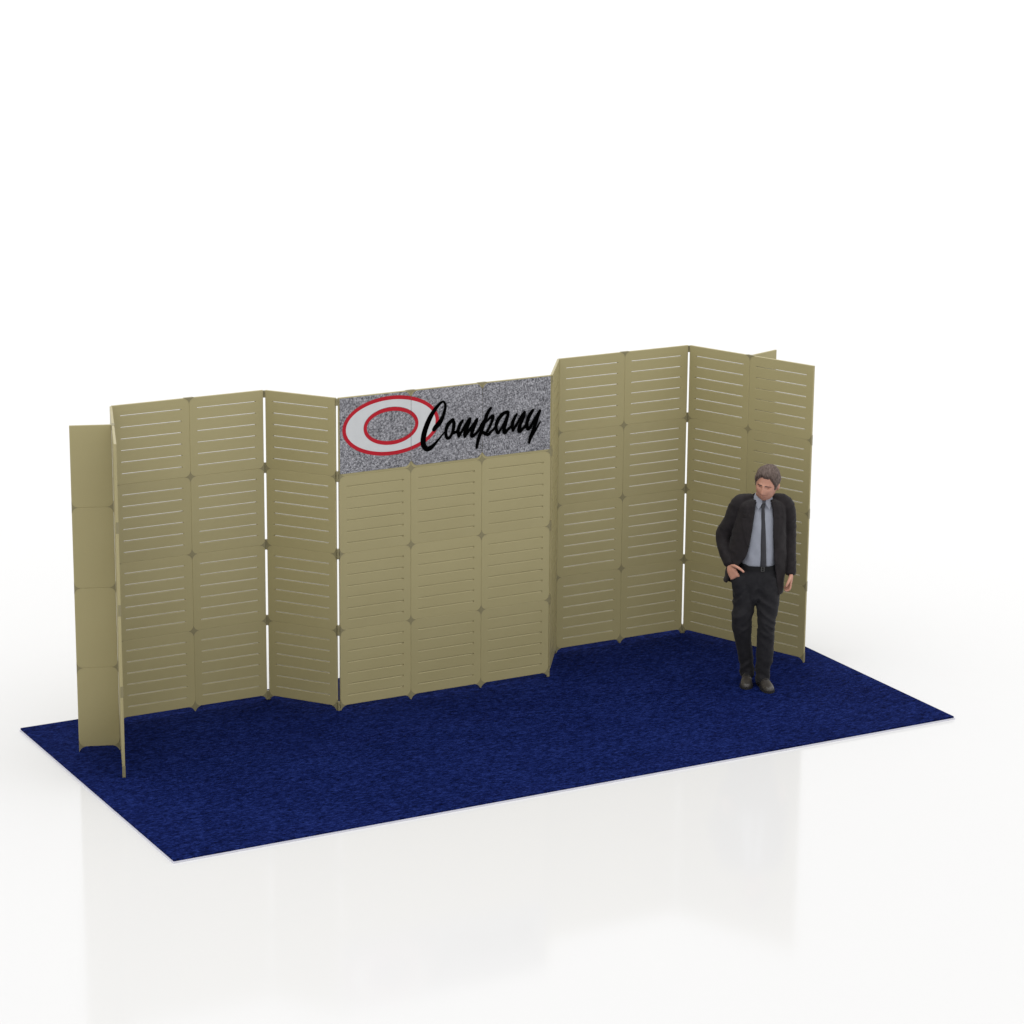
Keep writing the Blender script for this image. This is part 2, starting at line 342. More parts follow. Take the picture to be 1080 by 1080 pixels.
STROKES = json.loads('''[[[[0.781,0.2399],[0.7863,0.2445],[0.7915,0.2489],[0.7966,0.2533],[0.8019,0.258],[0.8079,0.2631],[0.8149,0.2691],[0.8229,0.2767],[0.8306,0.286],[0.8375,0.2967],[0.8441,0.3086],[0.8504,0.3216],[0.856,0.3353],[0.861,0.3504],[0.8654,0.3666],[0.869,0.3824],[0.8715,0.3961],[0.8729,0.4075],[0.8732,0.4175],[0.8723,0.4265],[0.8701,0.4348],[0.8663,0.4427],[0.8608,0.4498],[0.8533,0.4558],[0.8437,0.459],[0.8343,0.4588],[0.8253,0.4563],[0.8161,0.452],[0.8064,0.4459],[0.7957,0.4378],[0.7841,0.4278],[0.772,0.4161],[0.7602,0.4034],[0.7484,0.3895],[0.7365,0.3742],[0.7249,0.3579],[0.7142,0.3408],[0.7042,0.3229],[0.695,0.3039],[0.6866,0.2848],[0.6793,0.2663],[0.6732,0.2484],[0.668,0.2306],[0.664,0.2134],[0.6613,0.1969],[0.6599,0.1813],[0.6597,0.166],[0.6613,0.1509],[0.6654,0.1362],[0.6727,0.1223],[0.6827,0.1098],[0.6957,0.0994],[0.7122,0.0929],[0.7289,0.0931],[0.7424,0.0979],[0.7538,0.105],[0.7647,0.1135],[0.7758,0.124],[0.787,0.1365],[0.7978,0.1494],[0.8079,0.1613],[0.8177,0.1722],[0.8272,0.1828],[0.836,0.1927],[0.8437,0.2014],[0.8501,0.2085],[0.8554,0.2143],[0.8602,0.2196],[0.8653,0.2252]],[[0.756,0.2588],[0.7595,0.2646],[0.7629,0.2705],[0.7669,0.2767],[0.7722,0.2834],[0.7789,0.2902],[0.7859,0.2963],[0.7927,0.3023],[0.7994,0.309],[0.8068,0.3172],[0.8149,0.3265],[0.8228,0.3365],[0.8297,0.3474],[0.8358,0.3603],[0.8414,0.3749],[0.846,0.3894],[0.8493,0.4018],[0.8509,0.4115],[0.8513,0.4194],[0.8507,0.4258],[0.8496,0.4311],[0.848,0.4358],[0.846,0.4397],[0.8444,0.4418],[0.8432,0.4423],[0.8406,0.4417],[0.836,0.4395],[0.8301,0.4352],[0.823,0.429],[0.8145,0.4207],[0.8051,0.4102],[0.7953,0.3982],[0.7857,0.3852],[0.7761,0.371],[0.7664,0.3555],[0.7571,0.3392],[0.7483,0.3225],[0.74,0.3052],[0.7319,0.287],[0.7245,0.2687],[0.7183,0.2512],[0.7132,0.2344],[0.709,0.218],[0.7059,0.2025],[0.7039,0.1882],[0.7031,0.1751],[0.7032,0.1632],[0.7043,0.1534],[0.7064,0.1463],[0.7096,0.1408],[0.7138,0.136],[0.7173,0.1331],[0.7182,0.1322],[0.7194,0.1312],[0.7253,0.1311],[0.7344,0.1331],[0.7448,0.1371],[0.7564,0.1435],[0.7693,0.1526],[0.7824,0.163],[0.7945,0.173],[0.8054,0.1825],[0.8156,0.1924],[0.8249,0.2018],[0.8332,0.2101],[0.8402,0.2168],[0.8458,0.2223],[0.851,0.2273],[0.8564,0.2326]],[[0.7749,0.2359],[0.7671,0.2355],[0.7596,0.2388],[0.7545,0.2449],[0.7532,0.2522]],[[0.8664,0.2276],[0.8661,0.2302],[0.8644,0.2326],[0.8617,0.2339],[0.8588,0.2339]]],[[[0.9149,0.319],[0.9055,0.3133],[0.8954,0.3077],[0.8849,0.3007],[0.8754,0.2913],[0.868,0.2797],[0.8622,0.2668],[0.8578,0.2536],[0.8547,0.2406],[0.8533,0.2276],[0.8534,0.2146],[0.8547,0.2026],[0.8568,0.1921],[0.8598,0.1826],[0.8644,0.1736],[0.8719,0.1655],[0.8843,0.1605],[0.8958,0.1624],[0.9041,0.1678],[0.9111,0.1749],[0.9175,0.1833],[0.9238,0.1933],[0.9301,0.2051],[0.9359,0.2178],[0.9404,0.2305],[0.9435,0.2433],[0.9455,0.2564],[0.9464,0.269],[0.9462,0.2806],[0.9444,0.2908],[0.9411,0.2991],[0.9378,0.3054],[0.9349,0.3115]],[[0.9325,0.2989],[0.9236,0.2919],[0.9149,0.2854],[0.9075,0.2792],[0.9014,0.2726],[0.8954,0.2642],[0.8894,0.2541],[0.8843,0.2435],[0.8809,0.2334],[0.8793,0.2233],[0.8791,0.2128],[0.8801,0.2029],[0.8817,0.195],[0.8839,0.1893],[0.8864,0.1854],[0.8874,0.1846],[0.8845,0.1856],[0.8839,0.1852],[0.8879,0.1864],[0.8935,0.1899],[0.8987,0.1955],[0.9034,0.2039],[0.9077,0.2151],[0.9115,0.2272],[0.9144,0.2387],[0.9165,0.25],[0.9179,0.2617],[0.9186,0.2728],[0.9187,0.282],[0.9181,0.2883],[0.9168,0.2935],[0.9147,0.2996],[0.9126,0.3064]],[[0.9211,0.3211],[0.928,0.3199],[0.9337,0.3158],[0.9368,0.3099],[0.9363,0.3037]],[[0.9313,0.3164],[0.9257,0.3194],[0.9196,0.3195],[0.9146,0.3168],[0.912,0.312]]],[[[0.921,0.1948],[0.9294,0.1973],[0.9382,0.1996],[0.947,0.2024],[0.9552,0.2061],[0.9615,0.211],[0.9658,0.2163],[0.9689,0.2212],[0.972,0.2258]],[[0.9124,0.2136],[0.9209,0.2161],[0.9295,0.2185],[0.9372,0.2208],[0.9431,0.223],[0.9476,0.2253],[0.9517,0.2281],[0.9561,0.2315],[0.9608,0.2351]],[[0.9155,0.1947],[0.9104,0.1971],[0.9069,0.2014],[0.9061,0.2065],[0.9081,0.2109]],[[0.9735,0.2288],[0.9731,0.2322],[0.9709,0.2351],[0.9675,0.2368],[0.9638,0.2368]]],[[[0.996,0.3015],[0.9899,0.2959],[0.9835,0.2904],[0.9768,0.2836],[0.9707,0.275],[0.9649,0.2645],[0.9595,0.2523],[0.9549,0.2391],[0.9522,0.2256],[0.9524,0.2123],[0.9548,0.2],[0.9579,0.1889],[0.9605,0.1781]],[[1.0126,0.2894],[1.0082,0.2822],[1.004,0.2754],[1.0003,0.2688],[0.9966,0.2612],[0.9921,0.2515],[0.9873,0.2405],[0.9832,0.2295],[0.9807,0.2197],[0.9801,0.2108],[0.981,0.2011],[0.9826,0.1903],[0.984,0.1791]],[[1.0,0.3041],[1.0051,0.3045],[1.01,0.3024],[1.0133,0.2984],[1.0143,0.2937]],[[0.9631,0.1727],[0.9681,0.1689],[0.9742,0.1677],[0.9799,0.1694],[0.9834,0.1736]]],[[[0.9813,0.1728],[0.9897,0.1847],[0.998,0.1966],[1.0064,0.2084],[1.0149,0.2202],[1.024,0.2324],[1.0334,0.2447],[1.0425,0.2565],[1.0505,0.2668],[1.0571,0.2752],[1.0627,0.2823],[1.068,0.2889],[1.0736,0.2959]],[[0.9632,0.1844],[0.9714,0.1964],[0.9796,0.2084],[0.9878,0.2204],[0.996,0.2325],[1.0046,0.2451],[1.0133,0.258],[1.0217,0.2704],[1.0295,0.2812],[1.0363,0.29],[1.0424,0.2972],[1.0481,0.3036],[1.0539,0.3103]],[[0.9775,0.1697],[0.9722,0.1691],[0.967,0.171],[0.9631,0.1749],[0.9618,0.1798]],[[1.0757,0.3009],[1.0746,0.3066],[1.0706,0.3113],[1.0647,0.3138],[1.0587,0.3134]]],[[[1.0529,0.3056],[1.0513,0.3015],[1.0501,0.2985],[1.0486,0.2955],[1.0459,0.2895],[1.0411,0.2788],[1.0348,0.2649],[1.0282,0.2502],[1.0225,0.2372],[1.0176,0.2263],[1.0131,0.2163],[1.0093,0.2068],[1.0068,0.1974],[1.0063,0.1885],[1.0077,0.1811],[1.0097,0.1754],[1.0114,0.17]],[[1.0747,0.3006],[1.075,0.2966],[1.0756,0.2926],[1.0753,0.2865],[1.0731,0.2782],[1.0684,0.2664],[1.0619,0.2523],[1.0551,0.2377],[1.0493,0.225],[1.0447,0.2141],[1.0407,0.2043],[1.0374,0.1958],[1.0349,0.189],[1.0333,0.184],[1.0322,0.1798],[1.0314,0.1747],[1.0305,0.169]],[[1.0551,0.3101],[1.0596,0.3128],[1.0652,0.3128],[1.0705,0.3103],[1.074,0.3058]],[[1.013,0.1655],[1.0167,0.1622],[1.0215,0.1607],[1.0262,0.1616],[1.0295,0.1647]]],[[[1.0289,0.1637],[1.0372,0.1733],[1.0454,0.1828],[1.0537,0.1925],[1.0625,0.2029],[1.072,0.2143],[1.0821,0.2266],[1.0921,0.2388],[1.1014,0.2501],[1.1096,0.2599],[1.1171,0.2689],[1.1243,0.2775],[1.1317,0.2864]],[[1.013,0.1752],[1.0206,0.1853],[1.0281,0.1952],[1.0359,0.2054],[1.0443,0.2161],[1.0537,0.2277],[1.0638,0.24],[1.0739,0.2522],[1.0832,0.2634],[1.0914,0.2732],[1.0989,0.2822],[1.1062,0.2909],[1.1135,0.2997]],[[1.0251,0.1612],[1.0203,0.1609],[1.0156,0.1629],[1.0123,0.1666],[1.0114,0.1711]],[[1.1336,0.291],[1.1326,0.2962],[1.1289,0.3006],[1.1235,0.3029],[1.1179,0.3026]]],[[[1.1132,0.2955],[1.1119,0.2924],[1.1111,0.2905],[1.11,0.2884],[1.1072,0.2828],[1.1017,0.2724],[1.0943,0.2584],[1.0865,0.2438],[1.08,0.2311],[1.0751,0.221],[1.0707,0.2121],[1.0672,0.2036],[1.0646,0.1951],[1.0631,0.1865],[1.0627,0.1777],[1.064,0.1686],[1.0726,0.1571],[1.0875,0.1546],[1.0959,0.1579],[1.1029,0.1626],[1.1096,0.1678],[1.1166,0.1736],[1.1244,0.1806],[1.1325,0.1891],[1.1405,0.1994],[1.148,0.2123],[1.1553,0.2271],[1.1623,0.2415],[1.1688,0.2532],[1.1749,0.2613],[1.1806,0.2675],[1.1865,0.2732],[1.1925,0.2793]],[[1.1321,0.2906],[1.1322,0.2878],[1.1325,0.2849],[1.1319,0.28],[1.1295,0.2726],[1.1246,0.2611],[1.1178,0.2467],[1.1107,0.2319],[1.1049,0.2192],[1.1006,0.2091],[1.0971,0.2004],[1.0945,0.1932],[1.0928,0.1868],[1.0918,0.1806],[1.0913,0.175],[1.0913,0.1724],[1.0868,0.1772],[1.0795,0.1789],[1.0817,0.1794],[1.087,0.1819],[1.0934,0.1856],[1.1003,0.1903],[1.1079,0.1959],[1.1156,0.2027],[1.1233,0.2109],[1.1311,0.2219],[1.1395,0.2355],[1.1477,0.2495],[1.1554,0.2615],[1.1622,0.2704],[1.1683,0.2774],[1.1739,0.2834],[1.1795,0.2897]],[[1.1152,0.2994],[1.1193,0.3016],[1.1242,0.3014],[1.1287,0.2991],[1.1316,0.2951]],[[1.1941,0.2827],[1.1936,0.2865],[1.191,0.2898],[1.1871,0.2917],[1.1829,0.2917]]],[[[1.2271,0.3708],[1.2197,0.3638],[1.212,0.3569],[1.2041,0.3488],[1.1967,0.3385],[1.1904,0.3262],[1.185,0.3129],[1.18,0.2987],[1.1745,0.2839],[1.1683,0.2677],[1.1618,0.2501],[1.1552,0.2324],[1.1488,0.2157],[1.1422,0.2],[1.1353,0.1845],[1.1288,0.1693],[1.1232,0.1544],[1.119,0.1397],[1.1159,0.1256],[1.1136,0.1129],[1.1119,0.1024],[1.1109,0.0946],[1.1107,0.0889],[1.1108,0.0845],[1.1108,0.0797]],[[1.2444,0.3579],[1.2386,0.3494],[1.2329,0.3414],[1.2277,0.3334],[1.2228,0.3245],[1.2179,0.3137],[1.2129,0.3014],[1.2076,0.2876],[1.202,0.2728],[1.1958,0.2566],[1.1894,0.239],[1.1827,0.2212],[1.1761,0.204],[1.1691,0.1878],[1.1621,0.1722],[1.1555,0.1576],[1.1499,0.144],[1.1454,0.1308],[1.1416,0.1178],[1.1383,0.1057],[1.1356,0.0957],[1.1336,0.0887],[1.1323,0.0842],[1.1312,0.0801],[1.1299,0.0755]],[[1.2313,0.3735],[1.2367,0.3738],[1.2419,0.3715],[1.2454,0.3673],[1.2463,0.3624]],[[1.1115,0.0752],[1.1146,0.0713],[1.1192,0.0691],[1.1242,0.0691],[1.1281,0.0715]]],[[[1.1973,0.254],[1.2084,0.2626],[1.2198,0.2714],[1.2304,0.2796],[1.2395,0.2861],[1.247,0.2914],[1.2531,0.2958],[1.2562,0.2975],[1.2492,0.2992],[1.2453,0.3037],[1.2447,0.3],[1.2429,0.2929],[1.2402,0.2841],[1.2359,0.2726],[1.2301,0.2586],[1.2238,0.2443],[1.2179,0.232],[1.2127,0.2226],[1.2076,0.2147],[1.2024,0.2071],[1.1971,0.1991]],[[1.1882,0.2622],[1.1974,0.2724],[1.2069,0.283],[1.216,0.293],[1.2243,0.3011],[1.2318,0.3075],[1.2391,0.3127],[1.2468,0.3166],[1.2609,0.3149],[1.2678,0.3037],[1.2679,0.295],[1.2663,0.2856],[1.2633,0.2753],[1.2584,0.2629],[1.2519,0.2486],[1.2447,0.2341],[1.2381,0.2214],[1.2321,0.2114],[1.2264,0.2029],[1.221,0.1953],[1.2155,0.1875]],[[1.1947,0.2527],[1.1916,0.2529],[1.1888,0.2544],[1.187,0.257],[1.1868,0.2598]],[[1.1957,0.1945],[1.1971,0.1895],[1.201,0.1856],[1.2063,0.1837],[1.2116,0.1844]]],[[[1.1617,0.1789],[1.168,0.1748],[1.1744,0.1706],[1.1809,0.1666],[1.1867,0.1635],[1.1915,0.1612],[1.198,0.1581],[1.2084,0.1552],[1.2207,0.1563],[1.23,0.1618],[1.2369,0.1686],[1.243,0.1757],[1.249,0.1821],[1.2559,0.1879],[1.2637,0.1941],[1.2717,0.2008],[1.2794,0.2084],[1.2859,0.2168],[1.2917,0.2255],[1.297,0.2342],[1.3023,0.2426]],[[1.1721,0.2002],[1.1792,0.1977],[1.1864,0.1953],[1.1931,0.1929],[1.1999,0.1902],[1.2065,0.1864],[1.2105,0.1831],[1.2108,0.1818],[1.2098,0.1808],[1.2128,0.1816],[1.2187,0.1854],[1.2259,0.1911],[1.2338,0.1971],[1.242,0.2027],[1.2503,0.2081],[1.258,0.2138],[1.2646,0.2199],[1.2701,0.227],[1.2751,0.2351],[1.28,0.2438],[1.2851,0.2525]],[[1.1562,0.1834],[1.1536,0.1895],[1.1545,0.1956],[1.1588,0.2002],[1.1652,0.2018]],[[1.3034,0.2469],[1.3018,0.2514],[1.2981,0.2548],[1.2932,0.2563],[1.2884,0.2555]]],[[[1.374,0.3333],[1.3651,0.3324],[1.3557,0.3319],[1.3446,0.33],[1.3328,0.3254],[1.3211,0.3181],[1.3094,0.309],[1.2983,0.2987],[1.2887,0.2876],[1.2809,0.2756],[1.2746,0.2628],[1.2697,0.2498],[1.2663,0.237],[1.265,0.2244],[1.2655,0.2123],[1.2672,0.2014],[1.2694,0.192],[1.2723,0.183],[1.2763,0.1738],[1.2825,0.165],[1.2966,0.1587],[1.3074,0.1637],[1.3131,0.1711],[1.3186,0.1795],[1.3244,0.1882],[1.3316,0.198],[1.3398,0.2095],[1.3481,0.2214],[1.3556,0.2329],[1.3623,0.2436],[1.3685,0.254],[1.3741,0.2643],[1.3792,0.2746],[1.3833,0.2849],[1.3866,0.295],[1.3896,0.3049],[1.3926,0.3147]],[[1.3812,0.3126],[1.3722,0.3103],[1.3638,0.3084],[1.357,0.3062],[1.3503,0.3026],[1.342,0.2963],[1.3326,0.2879],[1.3235,0.2786],[1.3158,0.2693],[1.3091,0.2597],[1.303,0.2492],[1.2981,0.2387],[1.2949,0.2291],[1.2937,0.2203],[1.2941,0.2113],[1.2954,0.2024],[1.2968,0.1943],[1.2982,0.1866],[1.2997,0.18],[1.3002,0.1772],[1.2938,0.179],[1.2917,0.1785],[1.2959,0.1828],[1.3015,0.1903],[1.3078,0.199],[1.315,0.2088],[1.3229,0.2202],[1.3306,0.232],[1.3375,0.2433],[1.3433,0.2539],[1.3483,0.2643],[1.3529,0.2745],[1.3574,0.2844],[1.3615,0.294],[1.3654,0.3033],[1.3693,0.3127],[1.3732,0.3223]],[[1.38,0.333],[1.3854,0.3299],[1.3887,0.325],[1.389,0.3196],[1.3862,0.315]],[[1.3928,0.3194],[1.3904,0.3239],[1.3859,0.3269],[1.3807,0.3277],[1.376,0.326]]],[[[1.3725,0.3216],[1.37,0.3142],[1.3676,0.3071],[1.3651,0.2996],[1.3621,0.2912],[1.3584,0.281],[1.3542,0.2696],[1.3498,0.2576],[1.3457,0.2457],[1.3417,0.2339],[1.3374,0.2216],[1.3338,0.2094],[1.3315,0.1978],[1.331,0.1866],[1.3317,0.1757],[1.3343,0.1653],[1.3468,0.1527],[1.363,0.1552],[1.3702,0.1618],[1.3766,0.169],[1.3827,0.1754],[1.3888,0.1814],[1.3956,0.1881],[1.4024,0.195],[1.4092,0.2017]],[[1.3933,0.3153],[1.3921,0.3076],[1.391,0.3],[1.3896,0.2918],[1.3875,0.2824],[1.3845,0.2715],[1.381,0.2597],[1.3773,0.2476],[1.3738,0.2357],[1.3704,0.2236],[1.367,0.2115],[1.3642,0.2003],[1.3624,0.1909],[1.3614,0.1824],[1.361,0.1746],[1.3611,0.1704],[1.3538,0.1756],[1.3462,0.1756],[1.3505,0.179],[1.3571,0.1854],[1.3644,0.1918],[1.3717,0.1975],[1.3793,0.2033],[1.3871,0.2092],[1.3948,0.2152]],[[1.375,0.3258],[1.3796,0.328],[1.3851,0.3276],[1.3901,0.3248],[1.3931,0.3203]],[[1.4115,0.2055],[1.4113,0.2101],[1.4086,0.2142],[1.4041,0.2168],[1.399,0.2171]]],[[[1.444,0.303],[1.4376,0.2956],[1.4309,0.2884],[1.4242,0.2803],[1.4182,0.2713],[1.4126,0.2614],[1.4074,0.2506],[1.4031,0.2387],[1.4006,0.2258],[1.401,0.2125],[1.4034,0.1996],[1.4066,0.1874],[1.4094,0.1755]],[[1.46,0.2928],[1.4552,0.2842],[1.4505,0.2759],[1.4461,0.2677],[1.4422,0.2591],[1.4384,0.2495],[1.4346,0.2394],[1.4316,0.2295],[1.4297,0.2201],[1.4289,0.2105],[1.4292,0.1996],[1.43,0.1877],[1.4306,0.1755]],[[1.4474,0.3056],[1.4521,0.3062],[1.4567,0.3045],[1.46,0.3011],[1.4613,0.2968]],[[1.4115,0.1706],[1.4159,0.1671],[1.4214,0.1658],[1.4265,0.1671],[1.4299,0.1707]]],[[[1.4292,0.1695],[1.436,0.1793],[1.4427,0.189],[1.4497,0.199],[1.4573,0.21],[1.4658,0.2225],[1.4749,0.236],[1.484,0.2493],[1.4928,0.2612],[1.5011,0.2713],[1.5095,0.2805],[1.5179,0.2896],[1.5265,0.2989]],[[1.4108,0.1815],[1.4179,0.1911],[1.4248,0.2005],[1.432,0.2103],[1.4395,0.2211],[1.4475,0.2335],[1.4561,0.2473],[1.4649,0.2613],[1.4738,0.2741],[1.4826,0.285],[1.4914,0.2947],[1.5,0.3037],[1.5085,0.3129]],[[1.4252,0.1665],[1.4199,0.1659],[1.4145,0.1678],[1.4106,0.1719],[1.4093,0.1768]],[[1.5286,0.3035],[1.5278,0.3087],[1.5242,0.3132],[1.5188,0.3157],[1.5131,0.3156]]],[[[1.5069,0.3087],[1.5047,0.3009],[1.5029,0.2937],[1.5007,0.2866],[1.4974,0.2781],[1.4919,0.2666],[1.4848,0.2529],[1.4774,0.2386],[1.471,0.2256],[1.4658,0.2143],[1.4612,0.2039],[1.4575,0.194],[1.4554,0.1847],[1.4551,0.1755],[1.4567,0.1664],[1.4622,0.1563],[1.4789,0.1492],[1.4898,0.1536],[1.4972,0.1598],[1.5043,0.1669],[1.5111,0.1737],[1.5181,0.1807],[1.5254,0.1885],[1.5328,0.1964],[1.5402,0.2042]],[[1.5281,0.3031],[1.5273,0.2953],[1.5267,0.2875],[1.5254,0.2785],[1.5223,0.2676],[1.5167,0.2547],[1.5095,0.2404],[1.5022,0.2264],[1.4966,0.214],[1.4926,0.2031],[1.4895,0.1931],[1.4875,0.1845],[1.4864,0.1779],[1.4859,0.1727],[1.4857,0.1691],[1.4841,0.1702],[1.4739,0.1739],[1.4727,0.1738],[1.478,0.1777],[1.4851,0.1839],[1.4927,0.1903],[1.5004,0.1965],[1.5086,0.2032],[1.5169,0.2103],[1.5252,0.2172]],[[1.5092,0.3129],[1.5137,0.3153],[1.5192,0.3152],[1.5243,0.3126],[1.5275,0.3082]],[[1.5423,0.208],[1.5419,0.2126],[1.539,0.2167],[1.5345,0.2191],[1.5294,0.2193]]],[[[1.5792,0.3214],[1.5719,0.3147],[1.5643,0.3082],[1.5565,0.3006],[1.5492,0.2914],[1.5424,0.2806],[1.536,0.2684],[1.5304,0.2556],[1.5261,0.2428],[1.5234,0.23],[1.5221,0.2173],[1.5219,0.2054],[1.5227,0.195],[1.5245,0.1855],[1.5276,0.1764],[1.5331,0.1675],[1.5461,0.1604],[1.5579,0.163],[1.5651,0.1684],[1.5717,0.1753],[1.5789,0.1839],[1.5868,0.1948],[1.5956,0.2078],[1.6048,0.2221],[1.6143,0.2367],[1.6241,0.2519],[1.6345,0.2681],[1.645,0.2847],[1.6555,0.3011]],[[1.5977,0.3077],[1.5922,0.2995],[1.5868,0.2915],[1.5817,0.2837],[1.5769,0.2752],[1.5714,0.2652],[1.5656,0.2541],[1.5604,0.243],[1.5565,0.2326],[1.5541,0.2224],[1.5527,0.2119],[1.552,0.2019],[1.552,0.1935],[1.5523,0.1867],[1.553,0.1813],[1.5528,0.1797],[1.5468,0.1823],[1.5436,0.182],[1.5467,0.1846],[1.5518,0.1902],[1.5582,0.198],[1.5655,0.2082],[1.5738,0.2209],[1.583,0.2352],[1.5928,0.2498],[1.6033,0.2647],[1.6146,0.2804],[1.6261,0.2964],[1.6375,0.3122]],[[1.5837,0.3242],[1.5895,0.3245],[1.5949,0.3221],[1.5987,0.3177],[1.5997,0.3124]],[[1.6568,0.3056],[1.6554,0.3104],[1.6515,0.3141],[1.6464,0.3159],[1.6412,0.3152]]],[[[1.6344,0.3051],[1.6272,0.2864],[1.6201,0.2676],[1.6129,0.2491],[1.6055,0.2307],[1.5975,0.212],[1.5891,0.193],[1.581,0.1749],[1.5738,0.1588],[1.5678,0.1455],[1.5625,0.134],[1.5579,0.1232],[1.5541,0.1122],[1.5515,0.1011],[1.5501,0.0907],[1.5493,0.0808],[1.5483,0.0709]],[[1.656,0.2965],[1.6492,0.2777],[1.6425,0.2587],[1.6357,0.2398],[1.6288,0.221],[1.6214,0.2018],[1.6137,0.1823],[1.6063,0.1638],[1.5997,0.1474],[1.5939,0.1337],[1.5889,0.122],[1.5845,0.1118],[1.5804,0.1021],[1.5767,0.0928],[1.5733,0.0838],[1.57,0.0748],[1.5665,0.0655]],[[1.6376,0.3091],[1.6428,0.3109],[1.6486,0.31],[1.6536,0.3067],[1.6563,0.3017]],[[1.5486,0.0666],[1.5512,0.0627],[1.5556,0.0602],[1.5604,0.0599],[1.5644,0.0618]]],[[[1.5779,0.0974],[1.5862,0.1091],[1.5945,0.1205],[1.603,0.1326],[1.6123,0.1464],[1.6225,0.1624],[1.6333,0.1799],[1.6444,0.1981],[1.6554,0.2159]],[[1.5611,0.1085],[1.5698,0.12],[1.5784,0.1312],[1.5872,0.1429],[1.5969,0.156],[1.6079,0.1713],[1.6198,0.1881],[1.6321,0.2055],[1.6442,0.2226]],[[1.5742,0.0947],[1.5693,0.0942],[1.5644,0.096],[1.5609,0.0997],[1.5597,0.1043]],[[1.6562,0.2187],[1.6552,0.2216],[1.6528,0.2239],[1.6496,0.225],[1.6465,0.2245]]]]''')
bm = bmesh.new()
for k, (Ls, Rs, c0, c1) in enumerate(STROKES):
    y = -.0064 - .0004 * k; dz = 1.78 - SZ
    V = lambda p: bm.verts.new((p[0], y, p[1] + dz))
    l = [V(p) for p in Ls]; r = [V(p) for p in Rs]
    for i in range(len(l) - 1): bm.faces.new((l[i], l[i + 1], r[i + 1], r[i]))
    bm.faces.new([l[0]] + [V(p) for p in c0] + [r[0]])
    bm.faces.new([l[-1]] + [V(p) for p in c1] + [r[-1]])
for f in bm.faces:
    f.normal_update()
    if f.normal.y > 0: f.normal_flip()
obj('lettering', bm, BLACK, sign)

# ------------------------------------------------------------------ the man
def catmull(keys, sub):
    K = [Vector(k) for k in keys]
    Q = [2 * K[0] - K[1]] + K + [2 * K[-1] - K[-2]]
    out = []
    for i in range(1, len(Q) - 2):
        a, b, c, d = Q[i - 1], Q[i], Q[i + 1], Q[i + 2]
        for s in range(sub):
            t = s / sub
            out.append(.5 * (2 * b + (c - a) * t + (2 * a - 5 * b + 4 * c - d) * t * t + (3 * b - a - 3 * c + d) * t ** 3))
    out.append(K[-1]); return out

def tube(bm, keys, ref=(1, 0, 0), n=18, sub=4, power=2.0):
    """closed limb: keys = (x, y, z, radius along ref, radius across)"""
    P = catmull(keys, sub); pts = [Vector(p[:3]) for p in P]; ref = Vector(ref)
    frames = []
    for i, p in enumerate(pts):
        t = (pts[min(i + 1, len(pts) - 1)] - pts[max(i - 1, 0)]).normalized()
        s = (ref - t * ref.dot(t)).normalized(); frames.append((p, t, s, t.cross(s), P[i][3], P[i][4]))
    def ring(p, s, o, rx, ry):
        r = []
        for k in range(n):
            a = 2 * PI * k / n; c, d = math.cos(a), math.sin(a)
            if power != 2: c = math.copysign(abs(c) ** (2 / power), c); d = math.copysign(abs(d) ** (2 / power), d)
            r.append(bm.verts.new(p + s * rx * c + o * ry * d))
        return r
    rings = []
    for i, (p, t, s, o, rx, ry) in enumerate(frames):
        m = min(rx, ry)
        if i == 0:
            for q in (.35, .75): rings.append(ring(p - t * m * .6 * math.sqrt(1 - q * q), s, o, rx * q, ry * q))
        rings.append(ring(p, s, o, rx, ry))
        if i == len(frames) - 1:
            for q in (.75, .35): rings.append(ring(p + t * m * .6 * math.sqrt(1 - q * q), s, o, rx * q, ry * q))
    for a, b in zip(rings, rings[1:]):
        for k in range(n): bm.faces.new((a[k], a[(k + 1) % n], b[(k + 1) % n], b[k]))
    bm.faces.new(rings[0][::-1]); bm.faces.new(rings[-1])

def remesh(bm, voxel, iters=4, factor=.5, disp=None):
    bmesh.ops.recalc_face_normals(bm, faces=bm.faces)
    me = bpy.data.meshes.new('tmp'); bm.to_mesh(me); bm.free()
    o = bpy.data.objects.new('tmp', me); COL.objects.link(o)
    r = o.modifiers.new('r', 'REMESH'); r.mode = 'VOXEL'; r.voxel_size = voxel; r.use_smooth_shade = True
    s = o.modifiers.new('s', 'SMOOTH'); s.iterations = iters; s.factor = factor
    bpy.context.view_layer.update()
    ev = o.evaluated_get(bpy.context.evaluated_depsgraph_get())
    out = bpy.data.meshes.new_from_object(ev)
    bpy.data.objects.remove(o); bpy.data.meshes.remove(me)
    if disp:
        nrm = [v.normal.copy() for v in out.vertices]
        for v, nn in zip(out.vertices, nrm): v.co += nn * disp(v.co)
    smooth(out); return out

def cloth(name, c, rough=.85, sheen=.15, var=.18):
    m, nt, b = new_mat(name, c, rough, .2, sheen)
    n = noise_node(nt, 22, 4, .6); r = ramp(nt, n.outputs['Fac'], [(.3, tuple(v * (1 - var) for v in c)), (.7, tuple(v * (1 + var) for v in c))])
    nt.links.new(r.outputs['Color'], b.inputs['Base Color'])
    n2 = noise_node(nt, 420, 2); bump(nt, b, n2.outputs['Fac'], .25, .001)
    return m
SUIT = cloth('charcoal_wool', (.0148, .0120, .0132), .72, .06, .28); PANTS = cloth('dark_grey_wool', (.0146, .0142, .0166), .75, .05, .22)
SHIRT = cloth('pale_blue_cotton', (.300, .318, .372), .8, .05, .05); TIE = cloth('grey_silk', (.034, .034, .040), .5, .2, .1)
LEATHER, *_ = plain('dark_leather', (.040, .035, .031), .36, .2, 30, .5)
SOLE, *_ = plain('shoe_sole', (.012, .011, .011), .8)
